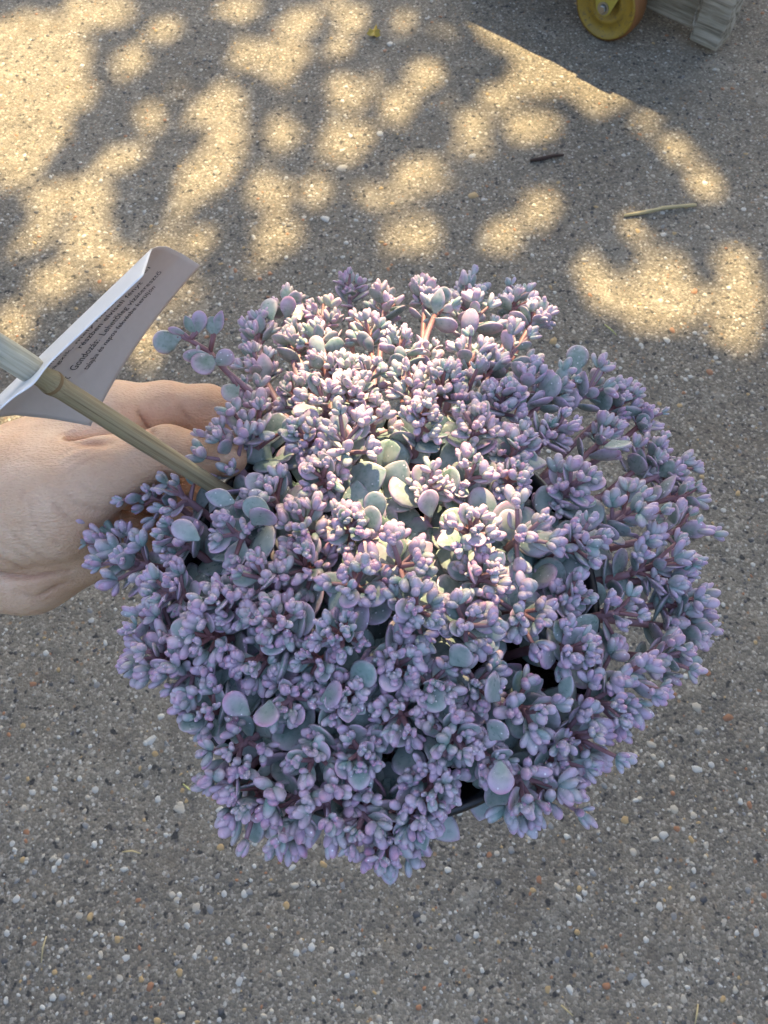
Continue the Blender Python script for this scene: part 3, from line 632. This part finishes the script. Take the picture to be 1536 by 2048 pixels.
bones = [  # a, b, ra, rb, blend
    (P(-1150, 1330, .47), P(-420, 1130, .44), .046, .036, .02), (P(-420, 1130, .44), WR_, .036, .031, .02), (P(-420, 1110, .415), P(-150, 1030, .41), .030, .028, .02),
    (WR_, P(60, 955, .425), .032, .026, .02), (P(60, 955, .425), I_M, .025, .0165, .02),                    # index metacarpal, back of the hand
    (P(-60, 1010, .41), P(110, 985, .405), .026, .024, .02),                                               # thumb metacarpal
    (P(-90, 1080, .41), P(120, 1040, .405), .025, .022, .016),                                             # ball of the thumb
    (P(110, 985, .403), P(215, 945, .397), .0225, .0165, .016), (P(215, 945, .397), P(335, 903, .392), .0160, .0122, .010), (P(335, 903, .392), P(455, 915, .386), .0122, .0098, .006),  # thumb
    (P(-140, 1135, .425), P(60, 1140, .425), .026, .0215, .012), (P(60, 1140, .425), P(260, 1075, .43), .0215, .0145, .012),       # heel of the palm
    (P(60, 980, .44), P(210, 930, .455), .026, .020, .02)]
wz = POT_C.z
def finger(mcp, pts, rad, root, k=.008):
    q = [root, mcp] + pts
    for i in range(len(q) - 1): bones.append((q[i], q[i + 1], rad[i], rad[i + 1], .016 if i == 0 else k))
finger(I_M, [P(330, 818, .432), P(415, 820, .437), pa(128, wz - .030, .011), pa(116, wz - .034, .010)], [.018, .0165, .0138, .0126, .0108, .0088], P(60, 950, .43))
finger(P(222, 880, .448), [pa(150, wz - .046, .013), pa(134, wz - .054, .012), pa(118, wz - .058, .010)], [.02, .0165, .0132, .0115, .009], P(60, 970, .44))
finger(P(205, 920, .466), [pa(156, wz - .068, .012), pa(141, wz - .076, .011), pa(127, wz - .079, .010)], [.02, .0155, .0124, .0108, .0085], P(50, 990, .45))
finger(P(190, 960, .482), [pa(163, wz - .089, .011), pa(150, wz - .096, .010), pa(140, wz - .099, .009)], [.02, .0140, .0110, .0095, .0078], P(40, 1020, .455))
carve = [(P(146, 884, .398), P(222, 884, .400), .0030, .006), (P(-60, 1156, .398), P(70, 1152, .398), .0022, .005), (P(70, 1152, .398), P(170, 1135, .402), .0018, .005)]
def skin_sdf(p):
    d = np.full(len(p), 1.0)
    for (a, b, ra, rb, k) in bones: d = smin(d, cone(p, a, b, ra, rb), k)
    for (a, b, r, k) in carve: d = -smin(-d, cone(p, a, b, r, r), k)
    return d
allp = [q for b in bones for q in b[:2]]
lo = [min(q[i] for q in allp) - .055 for i in range(3)]; hi = [max(q[i] for q in allp) + .055 for i in range(3)]
V1, F1 = surface_nets(skin_sdf, lo, hi, .0014)
# creases pressed into the skin: polylines on the side that faces up, width and depth in millimetres
CREASE = [([(146, 886), (180, 883), (222, 884)], 1.6, 1.5), ([(155, 893), (190, 890), (215, 893)], 1.0, .5), ([(276, 822), (288, 838), (300, 858), (312, 868)], 1.3, 1.5), ([(282, 815), (300, 840), (316, 855)], .9, .5), ([(360, 812), (370, 828), (386, 846)], 1.2, .7), ([(352, 815), (362, 830)], .8, .3),
          ([(335, 848), (342, 860), (340, 872)], .8, -.5), ([(-40, 1100), (0, 1118), (50, 1140), (110, 1152)], 1.3, .5), ([(-40, 1140), (20, 1152), (70, 1154), (140, 1142)], 1.6, 1.2), ([(0, 1085), (40, 1110), (90, 1135)], 1.0, .35), ([(10, 1050), (40, 1085), (90, 1118), (150, 1128)], 1.0, .35),
          ([(60, 1000), (64, 1040), (90, 1075), (140, 1100)], 1.0, .35), ([(95, 975), (110, 1010), (140, 1038), (200, 1048)], 1.0, .4), ([(125, 975), (150, 1005), (190, 1018), (230, 1020)], 1.0, .4), ([(150, 960), (180, 985), (230, 995)], 1.0, .35), ([(35, 1040), (45, 1065), (42, 1075)], .7, .3), ([(30, 1180), (70, 1195), (130, 1165)], 1.4, .5), ([(80, 1195), (110, 1175), (150, 1160)], 1.2, .5), ([(120, 955), (165, 925), (215, 905)], 1.2, .3), ([(110, 940), (150, 915), (190, 900)], 1.0, .3), ([(100, 925), (135, 900), (170, 892)], 1.0, .3)]
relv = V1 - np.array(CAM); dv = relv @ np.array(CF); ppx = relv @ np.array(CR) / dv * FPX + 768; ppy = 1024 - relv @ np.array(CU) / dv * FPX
e = .0008; gN = np.stack([skin_sdf(V1 + np.eye(3)[i] * e) - skin_sdf(V1 - np.eye(3)[i] * e) for i in range(3)], 1); gN /= np.linalg.norm(gN, axis=1)[:, None] + 1e-9
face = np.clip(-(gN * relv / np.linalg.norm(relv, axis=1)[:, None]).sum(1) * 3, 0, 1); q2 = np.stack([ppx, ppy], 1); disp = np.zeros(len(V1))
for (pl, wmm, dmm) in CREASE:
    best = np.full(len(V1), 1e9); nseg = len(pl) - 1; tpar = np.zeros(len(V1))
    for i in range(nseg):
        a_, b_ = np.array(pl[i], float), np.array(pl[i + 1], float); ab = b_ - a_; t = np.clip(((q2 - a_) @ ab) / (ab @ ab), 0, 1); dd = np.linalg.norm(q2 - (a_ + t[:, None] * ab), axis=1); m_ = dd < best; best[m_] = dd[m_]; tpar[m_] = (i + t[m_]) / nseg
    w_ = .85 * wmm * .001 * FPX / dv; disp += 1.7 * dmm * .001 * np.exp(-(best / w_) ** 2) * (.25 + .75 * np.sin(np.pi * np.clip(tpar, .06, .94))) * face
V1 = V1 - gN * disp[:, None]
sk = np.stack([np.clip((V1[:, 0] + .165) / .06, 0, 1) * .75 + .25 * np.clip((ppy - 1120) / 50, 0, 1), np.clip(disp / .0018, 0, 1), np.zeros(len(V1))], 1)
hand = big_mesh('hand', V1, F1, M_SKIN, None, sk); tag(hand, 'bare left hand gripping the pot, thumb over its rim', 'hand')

# ------------------------------------------------------------------ bamboo stake
sa, sb = P(462, 993, .392), P(4, 702, .262); ax_ = (sb - sa); SL = ax_.length
stick = empty('bamboo_stake', sa - ax_ * .28); tag(stick, 'round bamboo stake pushed into the pot, carrying the folded label', 'stake')
SM = Matrix.Translation(sa) @ frame(ax_, CR).to_4x4()
prof = []
for i in range(41):
    z = -.28 * SL + 1.28 * SL * i / 40; r = .0041 * (1 - .04 * math.sin(z * 60)); prof.append((r, z))
def along(px):
    """distance up the stake at which it crosses a picture column"""
    lo_, hi_ = 0.0, 1.2
    for _ in range(40):
        t = (lo_ + hi_) / 2; q = sa + ax_ * t - CAM
        if q.x / q.dot(CF) * FPX + 768 > px: lo_ = t
        else: hi_ = t
    q = sa + ax_ * t; print('stake', px, (q - CAM).dot(CF)); return t * SL
sc = Acc(); nodez = along(104)
prof2 = sorted(prof + [(.0042, nodez - .003), (.0046, nodez - .0012), (.0044, nodez), (.0046, nodez + .0012), (.0042, nodez + .003)], key=lambda q: q[1])
sc.lathe(SM, prof2, 28)
so_ = sc.build('cane', M_BAMBOO, stick)
# object space of the cane along z for the fibre pattern
me = so_.data; me.transform(SM.inverted()); so_.matrix_basis = world_of(stick).inverted() @ SM
M_NODE = mat_flat('bamboo_node', (.30, .20, .10), .7)
nd = Acc(); nd.lathe(SM, [(.0044, nodez - .0010), (.0047, nodez - .0004), (.0047, nodez + .0004), (.0044, nodez + .0010)], 28); nd.build('node_ring', M_NODE, stick)
# split, greyed end above the label
M_END = NT('grey_split_cane'); _s = M_END.noise(1, 4, .6, M_END.map(700, 700, 30)); M_END = M_END.out(M_END.ramp(_s, [(.3, (.27, .26, .195)), (.5, (.41, .395, .31)), (.7, (.52, .50, .41))]), .55, M_END.bump(_s, .4, .001))
ez = along(64)
ee = Acc(); ee.lathe(SM, [(.0038, ez - .001), (.0047, ez - .0005), (.0050, ez + .001), (.0050, ez + .006), (.0049, ez + .014), (.0047, ez + .024), (.0045, SL + .004), (.003, SL + .006), (.0005, SL + .005)], 24)
eo = ee.build('cane_sleeve', M_END, stick); eo.data.transform(SM.inverted()); eo.matrix_basis = world_of(stick).inverted() @ SM

# ------------------------------------------------------------------ folded label card
def lerp_list(L, s):
    for i in range(len(L) - 1):
        if s <= L[i + 1][0] or i == len(L) - 2:
            t = (s - L[i][0]) / (L[i + 1][0] - L[i][0]); t2 = t * t * (3 - 2 * t) * .35 + t * .65
            return tuple(L[i][j] + (L[i + 1][j] - L[i][j]) * t2 for j in range(1, len(L[i])))
TOP = [(0, 303, 498, .304), (.22, 316, 493, .322), (.42, 334, 493, .336), (.7, 365, 508, .352), (1, 401, 531, .366)]
BOT = [(0, -75, 862, .288), (.25, -35, 838, .306), (.5, 30, 830, .322), (.75, 105, 838, .338), (1, 181, 852, .352)]
BOW = lambda s, v: -16 * s * 4 * v * (1 - v) * .9
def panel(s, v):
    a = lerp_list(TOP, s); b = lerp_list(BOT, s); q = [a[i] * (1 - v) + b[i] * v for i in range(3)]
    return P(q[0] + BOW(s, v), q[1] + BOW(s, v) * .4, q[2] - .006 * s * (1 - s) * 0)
FT = [(0, 303, 498, .304), (1, 286, 551, .268)]; FB = [(0, -75, 862, .288), (1, -70, 884, .250)]
def flap(s, v):
    a = lerp_list(FT, s); b = lerp_list(FB, s); q = [a[i] * (1 - v) + b[i] * v for i in range(3)]
    bend = math.exp(-((v - .635) / .07) ** 2) * 6 * s
    return P(q[0] + bend, q[1] + bend, q[2])
M_CARD = NT('white_card'); M_CARD = M_CARD.out((.86, .86, .86), .38); M_CARD_SHADE = NT('shade_grey_card'); _n = M_CARD_SHADE.noise(300, 3, .6); M_CARD_SHADE = M_CARD_SHADE.out(M_CARD_SHADE.mix(_n, (.54, .475, .43), (.60, .53, .485)), .6)  # panel's shade mixed into its colour; the card itself is white
card = empty('plant_label', P(100, 740, .295)); tag(card, 'folded white care label with black print, pierced by the bamboo stake', 'label')
def sheet(fn, nu, nv, name, mat, th=.0004):
    V = [fn(i / nu, j / nv) for i in range(nu + 1) for j in range(nv + 1)]; F = [(i * (nv + 1) + j, i * (nv + 1) + j + 1, (i + 1) * (nv + 1) + j + 1, (i + 1) * (nv + 1) + j) for i in range(nu) for j in range(nv)]
    o = mesh_obj(name, V, F, mat, card); md = o.modifiers.new('thickness', 'SOLIDIFY'); md.thickness = th; md.offset = 0
    return o
sheet(panel, 22, 40, 'back_panel', M_CARD_SHADE); sheet(flap, 8, 48, 'front_flap', M_CARD)
M_INK = NT('black_ink').out((.015, .015, .018), .5)
def text_on(fn, txt, s0, v0, v1, size_s, name, mat=None, eps=.0006, mirror=False):
    """lay a line of type on the sheet: runs from v0 to v1 (up the card), letters s-high"""
    c = bpy.data.curves.new('t', 'FONT'); c.body = txt; c.size = 1; c.resolution_u = 2
    to = bpy.data.objects.new('t', c); COL.objects.link(to); dg = bpy.context.evaluated_depsgraph_get(); dg.update()
    me = bpy.data.meshes.new_from_object(to.evaluated_get(dg)); bpy.data.objects.remove(to); bpy.data.curves.remove(c)
    xs = [v.co.x for v in me.vertices]; w = max(xs) - min(xs); x0 = min(xs)
    for v in me.vertices:
        t = (v.co.x - x0) / w; vv = v0 + (v1 - v0) * t; s = s0 - v.co.y * size_s; q = fn(max(0, min(1, s)), vv); v.co = q + (CAM - q).normalized() * eps
    me.materials.clear(); me.materials.append(mat or M_INK); return obj_of(name, me, card)
for (txt, s0, v0, v1, sz) in [('virágait szívesen látogatják, fehér', .34, .80, .10, .055), ('alkalmas növény nagy számban társítva', .42, .775, .105, .060), ('virágzik, mely hosszan nevel', .50, .795, .12, .065), ('részben elviseli fényt', .575, .60, .20, .07),
                              ('Önt   Gondozás:  Lehetőleg vízáteresztő', .665, .83, .12, .080), ('talajba és napos fekvésbe kerüljön', .76, .71, .20, .080)]:
    text_on(panel, txt, s0, v0, v1, sz, 'printed_line')
M_INK2 = NT('grey_ink').out((.30, .31, .36), .5)
text_on(flap, 'sziklakerti évelő', .30, .60, .32, .16, 'printed_line', M_INK2); text_on(flap, 'szerencsés virág', .30, .28, .12, .16, 'printed_line', M_INK2); text_on(flap, 'cserépben', .34, .86, .74, .16, 'printed_line', M_INK2)

# ------------------------------------------------------------------ litter on the concrete
M_STRAW = mat_flat('dry_straw', (.52, .42, .22), .6); M_TWIG = mat_flat('dark_twig', (.055, .03, .022), .8); M_YL = mat_flat('yellow_leaf', (.48, .34, .05), .6); M_GRASS = mat_flat('pale_blade', (.50, .50, .18), .6)
def gz(px, py, up): q = G(px, py); return Vector((q.x, q.y, float(hgt(np.array(q.x), np.array(q.y))) + up))
def blade(name, pts, rad, mat, label, cat, group=None, knobs=True):
    v = [gz(px, py, u) for px, py, u in pts]; rd = [rad * (1 + .12 * math.sin(i * 2.1)) for i in range(len(v))]; rd[0] *= .8; rd[-1] *= .7
    a = Acc(); a.add(*tube_arr(v, rd, 8)); return tag(a.build(name, mat), label, cat, group)
blade('dry_stalk', [(1248, 434, .003), (1285, 428, .0035), (1318, 421, .004), (1322, 419.5, .0045), (1326, 419, .004), (1360, 416, .004), (1384, 414, .0045), (1391, 413, .004)], .0032, M_STRAW, 'short straight pale dry stalk lying on the concrete', 'stalk')
blade('dark_twig', [(1060, 325, .003), (1085, 322, .004), (1105, 317, .004), (1126, 314, .003)], .0034, M_TWIG, 'short dark brown twig lying on the concrete', 'twig')
for i, (pts, lab) in enumerate([([(1208, 652, .002), (1220, 662, .003), (1232, 672, .002)], 'tiny yellow green grass blade in a sunny patch by the plant'), ([(366, 1568, .002), (378, 1578, .003), (390, 1584, .002)], 'tiny pale grass blade on shaded concrete below the black pot rim'),
                               ([(1122, 2010, .002), (1135, 2022, .003), (1146, 2032, .002)], 'tiny tan needle slanting on the shaded concrete'), ([(1395, 2008, .002), (1392, 2028, .003), (1389, 2048, .002)], 'tiny tan upright needle on the shaded concrete'), ([(245, 1704, .002), (265, 1702, .003), (282, 1707, .002)], 'tiny orange tan needle lying crosswise on shaded concrete'),
                               ([(95, 1872, .002), (88, 1895, .003), (84, 1925, .002)], 'thin brown needle on the grey concrete under the hand')]):
    blade('grass_blade' if i < 2 else 'pine_needle', pts, .0010, M_GRASS if i < 2 else M_STRAW, lab, 'blade' if i < 2 else 'needle')
# fallen yellow leaf
lc = gz(748, 68, .006); lfv = []; lff = []
out = [(0, -.018), (.006, -.011), (.013, -.006), (.009, .002), (.014, .008), (.007, .010), (.005, .018), (-.002, .012), (-.010, .013), (-.008, .004), (-.015, -.001), (-.008, -.007)]
for up in (0, .0009):
    lfv.append(lc + Vector((0, 0, .002 + up)))
    for i, (x, y) in enumerate(out): lfv.append(lc + Vector((x, y, -.004 + .008 * (i % 3 == 0) + up)))
n = len(out)
for i in range(n): lff.append((0, 1 + (i + 1) % n, 1 + i)); lff.append((n + 1, n + 2 + i, n + 2 + (i + 1) % n)); lff.append((1 + i, 1 + (i + 1) % n, n + 2 + (i + 1) % n, n + 2 + i))
tag(mesh_obj('fallen_leaf', lfv, lff, M_YL, None, False), 'crumpled yellow fallen leaf on the dappled concrete', 'leaf')
